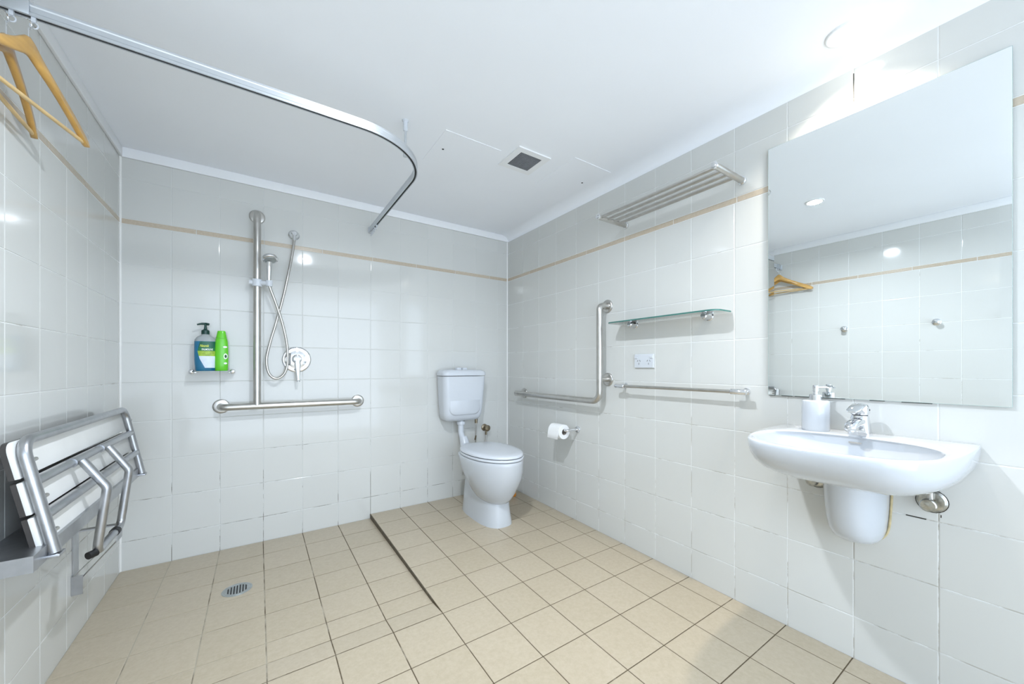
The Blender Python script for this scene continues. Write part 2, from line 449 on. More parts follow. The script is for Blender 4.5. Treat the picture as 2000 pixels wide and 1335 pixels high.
# flush access panels
def access_panel(x0, x1, y0, y1, sx, sy, label):
    t = thing('access_panel', label, 'access panel', ((x0+x1)/2, (y0+y1)/2, ZC), 'flush ceiling access panels')
    MB().box((x0, y0, ZC), (x1, y1, ZC-0.0016)).build('panel', 'paint', t, smooth=0)
    MB().disc((sx, sy, ZC-0.0016), (0, 0, -1), [(0, 0.0055), (0.001, 0.005), (0.0012, 0.0)], 14).build('lock', 'dark', t)
access_panel(1.28, 1.58, -1.035, -0.735, 1.331, -0.883, 'flush white access panel with dark lock, beside the curtain track bend')
access_panel(1.93, 2.20, -1.20, -0.86, 2.151, -1.024, 'flush white access panel near the right wall, past the vent')

# ------------------------------------------------------------------ curtain track
ZTK = 1.905; TH = 0.033; TW = 0.017; TY = -1.143; TX = 1.187
tr = thing('curtain_track', 'L-shaped aluminium shower curtain track hung below the ceiling', 'curtain track', (0, TY, ZTK))
path = fillet([(0.0, TY, 0), (TX, TY, 0), (TX, -0.002, 0)], 0.30, 24)
def sweep(path, offs, name, mat, parent, **kw):
    rings = []
    n = len(path)
    for i in range(n):
        t = (path[min(i+1, n-1)]-path[max(i-1, 0)]).normalized(); s = Vector((t.y, -t.x, 0))   # s points outwards (right of travel)
        rings.append([path[i]+s*a+Vector((0, 0, b)) for a, b in offs])
    return MB().loft(rings).build(name, mat, parent, **kw)
h = TW/2
rail = sweep(path, [(-h, ZTK), (-0.0045, ZTK), (-0.0045, ZTK+0.006), (0.0045, ZTK+0.006), (0.0045, ZTK), (h, ZTK), (h, ZTK+0.008), (h-0.002, ZTK+0.011), (h-0.002, ZTK+0.024), (h, ZTK+0.027), (h, ZTK+TH), (-h, ZTK+TH), (-h, ZTK+0.027), (-h+0.002, ZTK+0.024), (-h+0.002, ZTK+0.011), (-h, ZTK+0.008)], 'rail', 'alu', tr, smooth=25)
sweep(path, [(-0.0044, ZTK+0.002), (0.0044, ZTK+0.002), (0.0044, ZTK+0.005), (-0.0044, ZTK+0.005)], 'slot', 'dark', tr, smooth=0)
sleeve = MB()
sleeve.box((0.040, TY-h-0.004, ZTK-0.001), (0.082, TY-h, ZTK+TH+0.004)); sleeve.box((0.040, TY+h, ZTK-0.001), (0.082, TY+h+0.004, ZTK+TH+0.004)); sleeve.box((0.040, TY-h-0.004, ZTK+TH), (0.082, TY+h+0.004, ZTK+TH+0.005))
sleeve.build('joint_sleeve', 'alu', tr, bevel=0.0012)
MB().box((TX-h-0.002, -0.0005, ZTK-0.003), (TX+h+0.002, -0.012, ZTK+TH+0.003)).build('wall_bracket', 'plastic', tr, bevel=0.002)
MB().box((0.0005, TY-h-0.004, ZTK-0.004), (0.010, TY+h+0.004, ZTK+TH+0.004)).build('wall_bracket', 'plastic', tr, bevel=0.002)
rodx, rody = 1.106, -0.993
rod = MB().tube([(rodx, rody, ZTK+TH-0.001), (rodx, rody, ZC-0.02)], 0.0055, 14).build('support_rod', 'alu', tr)
MB().disc((rodx, rody, ZC), (0, 0, -1), [(0, 0.014), (0.003, 0.014), (0.007, 0.010), (0.045, 0.0095), (0.048, 0.006)], 20).build('ceiling_flange', 'plastic', tr)
MB().disc((rodx, rody, ZTK+TH-0.002), (0, 0, 1), [(0, 0.0105), (0.016, 0.0095), (0.018, 0.006)], 18).build('rod_clamp', 'alu', tr)
def glider(loc, flip=False):
    x, y, z = loc
    g = MB(); g.box((x-0.004, y-0.004, z-0.012), (x+0.004, y+0.004, z+0.004))
    g.tube([Vector((x, y, z-0.019))+Vector((math.cos(a)*(0 if flip else 0.007), math.sin(a*1)*0 + (math.cos(a)*0.007 if flip else 0), math.sin(a)*0.008)) for a in [2*PI*k/14 for k in range(15)]], 0.0017, 8)
    return g.build('curtain_glider', 'plastic', tr)
for yy in (-0.035, -0.062, -0.088, -0.12, -0.17): glider((TX, yy, ZTK), True)
for xx in (0.050, 0.087): glider((xx, TY, ZTK))

# ------------------------------------------------------------------ coat hangers
def hanger(neck, yaw, half, label):
    t = thing('coat_hanger', label, 'coat hanger', neck, 'wooden coat hangers on the curtain track')
    N_ = Vector(neck); d = Vector((math.cos(yaw), math.sin(yaw), 0)); s = Vector((-d.y, d.x, 0)); U = Vector((0, 0, 1))
    rings = []; n = 44; th = 0.0072
    for i in range(n+1):
        p = -1+2*i/n; a = abs(p)
        zc = -0.018-0.120*(max(a-0.03, 0)/0.97)**0.95
        hh = 0.019 if a < 0.08 else (0.019-0.007*min((a-0.08)/0.3, 1))
        hump = 0.012*math.exp(-(p/0.10)**2)
        if a > 0.94: hh *= max(0.25, 1-(a-0.94)/0.06*0.75)
        fwd = 0.020*(a**2)          # arms bow slightly forwards
        c = N_+d*(p*half)+s*fwd+U*(zc)
        top, bot = hh+hump, -hh
        rings.append([c+s*q*th+U*w for q, w in ((-1, bot*0.7), (-1, top*0.7), (-0.55, top*0.95), (0, top), (0.55, top*0.95), (1, top*0.7), (1, bot*0.7), (0.55, bot*0.95), (0, bot), (-0.55, bot*0.95))])
    MB().loft(rings).build('shoulder', 'wood', t, smooth=50)
    zb = -0.018-0.120*0.97
    MB().tube([N_+d*(-half*0.95)+s*0.018+U*zb, N_+d*(half*0.95)+s*0.018+U*zb], 0.0052, 12).build('trouser_bar', 'wood_light', t)
    top = 1.885-neck[2]
    hk = [N_+U*0.0, N_+U*(top-0.022)]
    for k in range(9):
        a = -PI/2+1.35*PI*k/8
        hk.append(N_+U*(top-0.008)+d*(0.011*math.cos(a))+U*(0.011*math.sin(a)))
    MB().tube(hk, 0.0016, 8).build('hook', 'chrome', t)
    return t
hanger((0.083, -1.160, 1.832), math.radians(76), 0.245, 'varnished wooden coat hanger nearer the viewer, second from the wall')
hanger((0.047, -1.160, 1.820), math.radians(92), 0.235, 'varnished wooden coat hanger nearest the left wall, partly hidden')

# ------------------------------------------------------------------ rails helper
def flange(c, axis, r, parent, mat='satin', d=0.009, name='wall_flange'):
    return MB().disc(c, axis, [(0, r), (d*0.5, r), (d*0.85, r*0.94), (d, r*0.80), (d+0.001, r*0.5)], 36).build(name, mat, parent, smooth=40)

# shower grab rail (inverted T) on the back wall
O = 0.072; TR = 0.0184
g = thing('shower_grab_rail', 'satin steel inverted-T grab rail on shower wall', 'grab rail', (0.561, -O, 0.785))
MB().tube(fillet([(0.397, -0.004, 0.787), (0.397, -O, 0.785), (1.108, -O, 0.783), (1.108, -0.004, 0.783)], 0.036, 10), TR, 20).build('horizontal_bar', 'satin', g, smooth=60)
MB().tube(fillet([(0.561, -O, 0.785), (0.561, -O, 1.872), (0.561, -0.004, 1.872)], 0.042, 10), TR, 20).build('vertical_bar', 'satin', g, smooth=60)
for p in ((0.397, 0, 0.787), (1.108, 0, 0.783), (0.561, 0, 1.872)): flange(p, (0, -1, 0), 0.039, g)

# L-shaped grab rail on the right wall
g = thing('toilet_grab_rail', 'satin steel L-shaped grab rail beside the toilet', 'grab rail', (RW-0.07, -1.10, 0.80))
xo = RW-0.070
MB().tube(fillet([(RW-0.004, -1.098, 1.366), (xo, -1.098, 1.366), (xo, -1.098, 0.803), (xo, -0.228, 0.803)], 0.055, 10), TR, 20).build('bar', 'satin', g, smooth=60)
MB().tube([(xo, -1.102, 0.931), (RW-0.004, -1.102, 0.931)], 0.0125, 16).build('stand_off', 'satin', g)
MB().tube([(xo, -0.246, 0.803), (RW-0.004, -0.246, 0.803)], 0.0125, 16).build('stand_off', 'satin', g)
for p in ((RW, -1.098, 1.366), (RW, -1.102, 0.931), (RW, -0.246, 0.803)): flange(p, (-1, 0, 0), 0.039, g)

# ------------------------------------------------------------------ hand shower
hs = thing('hand_shower', 'chrome hand shower in white clamp with looping metal hose', 'hand shower', (0.745, -0.05, 1.80))
MB().disc((0.745, 0, 1.802), (0, -1, 0), [(0, 0.030), (0.004, 0.030), (0.010, 0.024), (0.022, 0.017), (0.040, 0.016), (0.044, 0.012)], 28).build('wall_elbow', 'chrome', hs)
MB().tube([(0.745, -0.034, 1.80), (0.7445, -0.036, 1.762)], 0.0105, 16).build('hose_nut', 'chrome', hs)
hp = [(0.7445, -0.036, 1.766), (0.737, -0.042, 1.70), (0.716, -0.052, 1.57), (0.687, -0.058, 1.413), (0.652, -0.060, 1.261), (0.622, -0.058, 1.141), (0.606, -0.055, 1.053), (0.612, -0.055, 0.985), (0.630, -0.056, 0.950), (0.656, -0.058, 0.938), (0.684, -0.060, 0.955), (0.702, -0.062, 0.990), (0.709, -0.065, 1.045), (0.704, -0.070, 1.144), (0.681, -0.078, 1.263), (0.648, -0.088, 1.375), (0.622, -0.098, 1.452), (0.617, -0.101, 1.478)]
hose_path = smooth_path(hp, 12)
rad = [0.0068+0.0006*(i % 2) for i in range(len(hose_path))]
MB().tube(hose_path, rad, 12).build('hose', 'satin', hs, smooth=70)
MB().tube(smooth_path([(0.617, -0.101, 1.462), (0.616, -0.103, 1.50), (0.617, -0.108, 1.56), (0.618, -0.118, 1.598)], 6), [0.009]*3+[0.010+0.0003*k for k in range(16)], 18).build('handle', 'chrome', hs, smooth=60)
hd = MB().disc((0.620, -0.125, 1.618), (0.12, -0.42, -0.9), [(-0.012, 0.014), (-0.008, 0.026), (0.0, 0.036), (0.010, 0.0395), (0.016, 0.038), (0.018, 0.034)], 32).build('spray_head', 'chrome', hs, smooth=60)
MB().disc((0.6222, -0.1326, 1.6018), (0.12, -0.42, -0.9), [(0, 0.029), (0.002, 0.028), (0.0025, 0.012), (0.004, 0.0)], 28)  .build('spray_face', 'drain', hd, smooth=30)
cl = MB()
cl.disc((0.561, -O, 1.478), (0, 0, 1), [(-0.021, 0.021), (-0.019, 0.0245), (0.019, 0.0245), (0.021, 0.021)], 28)
cl.tube([(0.561, -O, 1.478), (0.525, -O+0.002, 1.480)], 0.0135, 16)
cl.tube([(0.561, -O, 1.478), (0.618, -0.101, 1.477)], [0.013, 0.015], 16)
cl.disc((0.617, -0.101, 1.477), (0.0, -0.06, 1), [(-0.017, 0.0145), (-0.015, 0.0165), (0.015, 0.0175), (0.017, 0.0155)], 24)
c_ = cl.build('slider_clamp', 'plastic', hs, smooth=40); c_['label'] = 'white plastic slider clamp'

# shower mixer
mx = thing('shower_mixer', 'round chrome shower mixer plate with lever handle', 'shower mixer', (0.760, 0, 1.05))
MB().disc((0.760, 0, 1.05), (0, -1, 0), [(0, 0.077), (0.003, 0.077), (0.006, 0.073), (0.007, 0.066), (0.0055, 0.060), (0.008, 0.05), (0.013, 0.030)], 48).build('cover_plate', 'chrome', mx, smooth=40)
hub = MB().disc((0.760, -0.010, 1.053), (0, -1, 0), [(0, 0.028), (0.018, 0.026), (0.036, 0.024), (0.044, 0.019), (0.047, 0.008)], 28).build('hub', 'chrome', mx, smooth=40)
lv = MB(); rings = []
for t_, w, d in ((0, 0.018, 0.010), (0.25, 0.017, 0.009), (0.5, 0.013, 0.0075), (0.8, 0.0085, 0.0055), (1.0, 0.008, 0.005)):
    rings.append([(0.760+0.004*t_+a, -0.046-0.020*t_+b, 1.052-0.135*t_) for a, b in sell(0, 0, w, d, 2.6, 16)])
lv.loft(rings).build('lever', 'chrome', hub, smooth=50)
MB().disc((0.764, -0.0668, 0.921), (0, -1, -0.6), [(0, 0.006), (0.003, 0.006), (0.0035, 0.0)], 14).build('lever_tip', 'dark', hub)

# ------------------------------------------------------------------ soap shelf and bottles
sh = thing('soap_shelf', 'small glass soap shelf with round chrome holders on shower wall', 'shelf', (0.362, 0, 0.980))
ZS = 0.984
pl = rrect(0.362, -0.058, 0.080, 0.050, 0.012)
MB().loft([[(x, y, ZS-0.006) for x, y in pl], [(x, y, ZS) for x, y in pl]]).build('glass_plate', 'glass', sh, smooth=30)
for x in (0.275, 0.449):
    MB().disc((x, 0, ZS-0.004), (0, -1, 0), [(0, 0.012), (0.003, 0.013), (0.030, 0.012), (0.046, 0.0125), (0.050, 0.0115), (0.053, 0.007)], 24).build('holder', 'chrome', sh, smooth=40)
    sx = 1 if x < 0.36 else -1
    MB().box((x+sx*0.006, -0.040, ZS-0.010), (x+sx*0.020, -0.022, ZS-0.0062)).build('clamp_tongue', 'chrome', sh, bevel=0.001)

def bottle_ring(cx, cy, a, b, z, n=2.3, seg=40): return [(x, y, z) for x, y in sell(cx, cy, a, b, n, seg)]
BX, BY = 0.334, -0.056; BZ = ZS+0.0004
pb = thing('soap_pump_bottle', 'blue liquid soap bottle with dark green pump on shower shelf', 'soap bottle', (BX, BY, BZ))
def pump_a(z):   # half width by height above the shelf
    pts = [(0, 0.039), (0.006, 0.043), (0.05, 0.0465), (0.10, 0.047), (0.145, 0.0465), (0.160, 0.046)]
    for (z0, a0), (z1, a1) in zip(pts, pts[1:]):
        if z <= z1: return a0+(a1-a0)*(z-z0)/(z1-z0)
    return pts[-1][1]
zz = [0, 0.006, 0.03, 0.06, 0.10, 0.14, 0.156]
MB().loft([bottle_ring(BX, BY, pump_a(z), pump_a(z)*0.62, BZ+z, 2.5) for z in zz]).build('liquid_body', 'blue', pb, smooth=40)
MB().loft([bottle_ring(BX, BY, a, b, BZ+z, n) for z, a, b, n in ((0.1562, 0.046, 0.0285, 2.5), (0.166, 0.0445, 0.0275, 2.4), (0.178, 0.036, 0.0245, 2.2), (0.187, 0.022, 0.0185, 2.0), (0.191, 0.0165, 0.0165, 2.0), (0.196, 0.0155, 0.0155, 2.0))]).build('clear_shoulder', 'clear', pb, smooth=40)
MB().disc((BX, BY, BZ+0.194), (0, 0, 1), [(0, 0.0175), (0.020, 0.0175), (0.022, 0.015), (0.028, 0.0075), (0.044, 0.0055), (0.052, 0.0055)], 24).build('pump_collar', 'dkgreen', pb, smooth=35)
nz = MB(); nz.tube(smooth_path([(BX+0.014, BY-0.006, BZ+0.2475), (BX, BY, BZ+0.250), (BX-0.018, BY-0.004, BZ+0.2485), (BX-0.034, BY-0.008, BZ+0.2435)], 5), [0.0065]*6+[0.006]*4+[0.005]*3+[0.0042]*3, 12); nz.build('pump_nozzle', 'dkgreen', pb, smooth=50)
# label patches follow the bottle's front
def on_bottle(px, z, lift):
    a = pump_a(z); b = a*0.62; q = max(0.0, 1-abs(px/a)**2.5)**(1/2.5)
    return (BX+px, BY-b*q-lift, BZ+z)
def left_edge(z):
    pts = [(0.0, 0.006), (0.022, -0.002), (0.065, -0.022), (0.102, -0.030), (0.14, -0.024), (0.156, -0.018)]
    for (z0, a0), (z1, a1) in zip(pts, pts[1:]):
        if z <= z1: return a0+(a1-a0)*(z-z0)/(z1-z0)
    return pts[-1][1]
def patch(name, mat, z0, z1, parent, right=0.042, lift=0.0006):
    nz_, nx = 8, 12; vs = []; fs = []
    for i in range(nz_+1):
        z = z0+(z1-z0)*i/nz_; l = left_edge(z)
        for j in range(nx+1): vs.append(on_bottle(l+(right-l)*j/nx, z, lift))
    for i in range(nz_):
        for j in range(nx): a = i*(nx+1)+j; fs.append((a, a+1, a+nx+2, a+nx+1))
    return MB().add(vs, fs).build(name, mat, parent, smooth=60, fix=False)
lb = patch('label', 'lblwhite', 0.016, 0.078, pb)
patch('label_leaf_band', 'lime', 0.078, 0.105, lb)
patch('label_name_band', 'lblband', 0.105, 0.122, lb)
patch('label_top_band', 'lblgreen', 0.122, 0.155, lb)
def text_on(name, txt, size, mat, parent, mapper, shear=0.0, bold=0.0):
    cu = bpy.data.curves.new(name, 'FONT'); cu.body = txt; cu.size = size; cu.shear = shear; cu.offset = bold; cu.resolution_u = 3
    tmp = bpy.data.objects.new(name+'_tmp', cu); C.objects.link(tmp)
    dg = bpy.context.evaluated_depsgraph_get(); me = bpy.data.meshes.new_from_object(tmp.evaluated_get(dg))
    bpy.data.objects.remove(tmp); bpy.data.curves.remove(cu)
    for v_ in me.vertices: v_.co = mapper(v_.co.x, v_.co.y)
    me.materials.clear(); me.materials.append(M[mat]); me.name = name
    o = bpy.data.objects.new(name, me); C.objects.link(o); put(o, parent); return o
text_on('label_text', 'PALMOLIVE', 0.0125, 'white_ink', lb, lambda x, y: on_bottle(-0.013+x*0.72, 0.109+y, 0.0011), bold=0.0003)
text_on('label_text', 'Naturals', 0.017, 'yellow_ink', lb, lambda x, y: on_bottle(-0.021+x*0.62, 0.126+y*1.15, 0.0011), shear=0.4, bold=0.0003)

GX, GY = 0.402, -0.062
gb = thing('shampoo_bottle', 'bright green shampoo bottle on the shower shelf beside the soap', 'shampoo bottle', (GX, GY, BZ))
prof = [(0, 0.026, 0.019), (0.004, 0.0285, 0.021), (0.05, 0.030, 0.0215), (0.10, 0.0300, 0.0215), (0.135, 0.0295, 0.021), (0.160, 0.0275, 0.020), (0.1745, 0.0245, 0.0185)]
MB().loft([bottle_ring(GX, GY, a, b, BZ+z, 2.4) for z, a, b in prof]).build('body', 'green', gb, smooth=40)
MB().loft([bottle_ring(GX, GY, a, b, BZ+z, 2.4) for z, a, b in ((0.1755, 0.0243, 0.0183), (0.195, 0.0205, 0.0165), (0.211, 0.0180, 0.0150), (0.215, 0.0160, 0.0135))]).build('cap', 'green', gb, smooth=40)
def on_green(px, z, lift):
    a, b = 0.030, 0.0215; q = max(0.0, 1-abs(px/a)**2.4)**(1/2.4); return (GX+px, GY-b*q-lift, BZ+z)
def green_patch(name, mat, cx, cz, rx, rz, hole=0.0):
    seg = 20; vs = []; fs = []
    for k in range(seg):
        a = 2*PI*k/seg
        vs.append(on_green(cx+rx*math.cos(a), cz+rz*math.sin(a), 0.0006)); vs.append(on_green(cx+rx*hole*math.cos(a), cz+rz*hole*math.sin(a), 0.0006))
    for k in range(seg): a = 2*k; b = (2*k+2) % (2*seg); fs.append((a, b, b+1, a+1))
    return MB().add(vs, fs).build(name, mat, gb, smooth=60, fix=False)
green_patch('emblem', 'white_ink', 0.0185, 0.078, 0.0085, 0.0155, 0.6)
green_patch('emblem', 'dkgreen', 0.0195, 0.077, 0.0040, 0.0080, 0.2)
green_patch('print_line', 'white_ink', 0.0165, 0.128, 0.0090, 0.0050)
green_patch('print_line', 'white_ink', 0.0180, 0.040, 0.0070, 0.0050)

# ------------------------------------------------------------------ folding shower seat on the left wall
st = thing('folding_shower_seat', 'folded-up shower seat with white slats and steel tube frame on the left wall', 'shower seat', (0, -0.7, 0.5))
YN, YF = -1.140, -0.235
PB = Vector((0.121, 0, 0.520)); PT = Vector((0.064, 0, 0.812))
def seat_pt(v_, y, off=0.0):
    p = PB.lerp(PT, v_); n_ = Vector((PT.z-PB.z, 0, -(PT.x-PB.x))).normalized()      # points into the room
    return Vector((p.x, y, p.z))+n_*off
r_ = 0.0128
MB().tube(fillet([seat_pt(-0.02, YN), seat_pt(1, YN), seat_pt(1, YF), seat_pt(-0.02, YF)], 0.045, 10), r_, 18).build('frame', 'steel', st, smooth=60)
for v_ in (0.63, 0.315):
    MB().tube([seat_pt(v_, YN+0.004), seat_pt(v_, YF-0.004)], r_*0.92, 16).build('cross_rail', 'steel', st, smooth=60)
for v0, v1 in ((0.69, 1.01), (0.365, 0.655), (0.045, 0.335)):
    c0, c1 = seat_pt(v0, 0, -0.0145), seat_pt(v1, 0, -0.0145); n_ = (seat_pt(0, 0, 1)-seat_pt(0, 0, 0))
    rad = 0.03 if v1 > 1 else 0.004
    y0, y1 = YN-0.012, YF+0.010
    def slat(o0, o1):
        up = (c1-c0); ln = up.length; up = up.normalized(); poly = []
        for a, b in [(y0, 0.0), (y1, 0.0)]+[(y1-rad+rad*math.cos(t), ln-rad+rad*math.sin(t)) for t in [PI/2*k/6 for k in range(7)]]+[(y0+rad-rad*math.sin(t), ln-rad+rad*math.cos(t)) for t in [PI/2*k/6 for k in range(7)]]:
            p = c0+up*b; poly.append((p.x, a, p.z))
        return MB().prism(poly, -n_*o0, -n_*o1)
    s_ = slat(0, 0.010).build('slat', 'slat', st, bevel=0.0015, smooth=35)
    slat(0.010, 0.020).build('slat_underlay', 'slat_edge', s_, smooth=35)
    vm = (v0+v1)/2-0.03
    for y, dy in ((YN+0.010, 1), (YF+0.010, -1)):
        a = seat_pt(vm, y-0.012, 0.003); b = seat_pt(vm, y+0.022, 0.005)
        MB().tube([a, b], 0.0050, 12).build('peg', 'satin', s_)
# wall rail (angle section) and hinge
wr = MB()
wr.box((0.0006, -1.225, 0.5355), (0.112, -0.21, 0.5405)); wr.box((0.107, -1.225, 0.500), (0.112, -0.21, 0.5355)); wr.box((0.0006, -1.225, 0.500), (0.107, -1.220, 0.5355))
wr.build('wall_rail', 'steel', st, smooth=0)
for y in (YN, YF): MB().box((0.100, y-0.020, 0.505), (0.136, y+0.020, 0.513)).build('hinge_plate', 'steel', st, bevel=0.001)
# fold-down leg
YA, YB = -0.885, -0.632
A = Vector((0.1035, 0, 0.708)); K = Vector((0.160, 0, 0.612)); E_ = Vector((0.136, 0, 0.405))
def lp(p, y): return (p.x, y, p.z)
lg = MB().tube(fillet([lp(A, YA), lp(K, YA), lp(E_, YA), lp(E_, YB), lp(K, YB), lp(A, YB)], 0.030, 8), 0.0122, 18).build('folding_leg', 'steel', st, smooth=60)
MB().tube([(0.136, YA-0.004, 0.408), (0.122, YA-0.022, 0.407)], 0.0115, 14).build('leg_foot', 'rubber', lg)
MB().tube([(0.136, YB-0.05, 0.405), (0.136, YB-0.075, 0.405)], 0.0145, 14).build('leg_foot', 'rubber', lg)
for y in (YA, YB): MB().tube([seat_pt(0.63, y-0.016), seat_pt(0.63, y+0.016)], r_*1.12, 16).build('pivot_collar', 'steel', lg)
# leg bracket on the wall
bk = MB().box((0.0005, -0.585, 0.165), (0.004, -0.535, 0.395)); bk.box((0.0005, -0.585, 0.392), (0.128, -0.560, 0.396))
bk.box((0.124, -0.632, 0.345), (0.128, -0.570, 0.396))
bk.box((0.0005, -0.595, 0.165), (0.030, -0.592, 0.235))
bk.build('leg_bracket', 'steel', st, smooth=0)
MB().tube([(0.126, -0.60, 0.348), (0.012, -0.572, 0.205)], 0.0022, 8).build('bracket_stay', 'steel', st)
MB().tube([(0.118, -0.64, 0.362), (0.006, -0.60, 0.235)], 0.0016, 8).build('bracket_stay', 'steel', st)
MB().disc((0.004, -0.560, 0.182), (1, 0, 0), [(0, 0.010), (0.004, 0.010), (0.006, 0.006)], 14).build('bracket_bolt', 'valve', st)

# ------------------------------------------------------------------ toilet
TCX = 1.835; TZ = 0.0095
tl = thing('toilet', 'white ceramic toilet pan with closed lid in the corner', 'toilet', (TCX, -0.4, TZ))
def ped_ring(z, hw, yb, yf, n=2.8, seg=44):
    return [(x, y, z) for x, y in sell(TCX, (yb+yf)/2, hw, (yb-yf)/2, n, seg)]
ped = MB().loft([ped_ring(TZ-0.004, 0.110, -0.195, -0.668), ped_ring(TZ+0.02, 0.107, -0.196, -0.666), ped_ring(TZ+0.07, 0.101, -0.200, -0.656), ped_ring(TZ+0.12, 0.098, -0.206, -0.648), ped_ring(TZ+0.160, 0.097, -0.214, -0.642), ped_ring(TZ+0.190, 0.096, -0.224, -0.62), ped_ring(TZ+0.225, 0.091, -0.236, -0.56), ped_ring(TZ+0.250, 0.080, -0.250, -0.50), ped_ring(TZ+0.268, 0.058, -0.27, -0.44)])
ped.build('pedestal', 'ceramic', tl, smooth=60)
def egg(z, hw, yb, yf, seg=52):
    out = []; yc = yb-(yb-yf)*0.47
    for k in range(seg):
        t = 2*PI*k/seg; c, s = math.cos(t), math.sin(t)
        n = 2.0 if s < 0 else 2.4
        ry = (yc-yf) if s < 0 else (yb-yc)
        out.append((TCX+hw*math.copysign(abs(c)**(2/n), c), yc+ry*math.copysign(abs(s)**(2/n), s), z))
    return out
bw = MB().loft([egg(0.138, 0.050, -0.45, -0.63), egg(0.153, 0.086, -0.41, -0.668), egg(0.175, 0.104, -0.39, -0.688), egg(0.21, 0.127, -0.365, -0.712), egg(0.26, 0.149, -0.335, -0.738), egg(0.31, 0.165, -0.295, -0.762), egg(0.36, 0.176, -0.265, -0.770), egg(0.405, 0.179, -0.235, -0.775), egg(0.424, 0.179, -0.225, -0.775), egg(0.428, 0.175, -0.230, -0.771)])
bo = bw.build('bowl', 'ceramic', tl, smooth=60)
MB().tube(smooth_path([(TCX, -0.30, 0.395), (TCX, -0.19, 0.402), (TCX, -0.120, 0.425)], 5), [0.060]*4+[0.046]*4+[0.033]*3, 20).build('inlet_spigot', 'ceramic', bo, smooth=60)
MB().loft([egg(0.4315, 0.171, -0.258, -0.771), egg(0.434, 0.177, -0.255, -0.777), egg(0.443, 0.178, -0.255, -0.778), egg(0.447, 0.175, -0.257, -0.775)]).build('seat', 'plastic', tl, smooth=45)
MB().loft([egg(0.450, 0.170, -0.254, -0.768), egg(0.453, 0.176, -0.250, -0.774), egg(0.462, 0.175, -0.250, -0.773), egg(0.468, 0.166, -0.257, -0.761), egg(0.472, 0.135, -0.29, -0.715), egg(0.474, 0.06, -0.39, -0.60)]).build('lid', 'plastic', tl, smooth=60)
for s_ in (-1, 1): MB().tube([(TCX+s_*0.055, -0.243, 0.452), (TCX+s_*0.095, -0.243, 0.452)], 0.010, 14).build('hinge', 'plastic', tl)

# cistern hung on the wall
CX = 1.823
cs = thing('toilet_cistern', 'white plastic wall-hung cistern above the toilet', 'cistern', (CX, 0, 0.62))
def cring(z, hw, d, r):
    return [(x, y, z) for x, y in rrect(CX, -0.004-d/2, hw, d/2, r, 6)]
MB().loft([cring(0.606, 0.105, 0.095, 0.02), cring(0.612, 0.130, 0.112, 0.03), cring(0.630, 0.148, 0.128, 0.035), cring(0.665, 0.156, 0.139, 0.038), cring(0.74, 0.161, 0.147, 0.038), cring(0.84, 0.166, 0.154, 0.038), cring(0.938, 0.171, 0.160, 0.038)]).build('body', 'plastic', cs, smooth=55)
# slightly raised front panel swell along the lower edge
MB().loft([[(x, -0.126-dy, z) for x, z in rrect(CX, 0.79, 0.128*k, 0.138*k, 0.05, 6)] for dy, k in ((0, 1.0), (0.020, 0.98), (0.0265, 0.93))]).build('front_swell', 'plastic', cs, smooth=60)
MB().loft([cring(0.9415, 0.170, 0.158, 0.038), cring(0.9435, 0.175, 0.166, 0.040), cring(0.962, 0.175, 0.166, 0.040), cring(0.974, 0.168, 0.160, 0.040), cring(0.983, 0.150, 0.145, 0.038), cring(0.987, 0.10, 0.10, 0.03)]).build('cistern_lid', 'plastic', cs, smooth=60)
for dx in (-0.024, 0.024):
    MB().loft([[(x, y, z) for x, y in rrect(CX+dx, -0.078, 0.0185*k, 0.024*k, 0.009*k, 4)] for z, k in ((0.985, 1), (0.996, 1), (0.9995, 0.9), (1.0005, 0.6))]).build('flush_button', 'plastic', cs, smooth=50)
fp = MB().tube(fillet([(CX, -0.075, 0.615), (CX, -0.075, 0.515), (CX+0.006, -0.095, 0.468), (TCX, -0.116, 0.438)], 0.05, 6), 0.0215, 20).build('flush_pipe', 'plastic', cs, smooth=60)
MB().tube([(CX, -0.075, 0.60), (CX, -0.075, 0.578)], 0.031, 20).build('pipe_nut', 'plastic', fp)
MB().tube([(TCX-0.002, -0.096, 0.480), (TCX, -0.112, 0.446), (TCX, -0.119, 0.431)], [0.030, 0.035, 0.036], 20).build('pipe_cone', 'plastic', fp)

# stop valve and flexible hose for the cistern
sv = thing('cistern_stop_valve', 'tarnished metal stop valve on the wall beside the toilet', 'valve', (2.067, 0, 0.52))
MB().disc((2.067, 0, 0.522), (0, -1, 0), [(0, 0.028), (0.004, 0.027), (0.008, 0.018), (0.010, 0.012), (0.045, 0.012), (0.046, 0.009)], 24).build('body', 'brass', sv, smooth=40)
MB().disc((2.067, -0.040, 0.522), (0, -1, 0), [(0, 0.014), (0.003, 0.023), (0.015, 0.024), (0.020, 0.020), (0.022, 0.008)], 20).build('tap_handle', 'brass', sv, smooth=40)
MB().tube([(2.067, -0.03, 0.515), (2.065, -0.03, 0.468)], 0.0085, 12).build('outlet', 'brass', sv)
MB().tube(smooth_path([(2.065, -0.03, 0.47), (2.058, -0.034, 0.40), (2.02, -0.045, 0.33), (1.975, -0.055, 0.34), (1.955, -0.06, 0.42), (1.955, -0.065, 0.52), (1.955, -0.07, 0.585)], 8), 0.0055, 10).build('flexible_hose', 'satin', sv, smooth=60)
MB().tube([(1.955, -0.07, 0.575), (1.955, -0.07, 0.612)], 0.011, 12).build('tail_nut', 'brass', sv)
MB().tube([(1.956, -0.064, 0.475), (1.935, -0.09, 0.455)], 0.006, 10).build('side_spur', 'brass', sv)

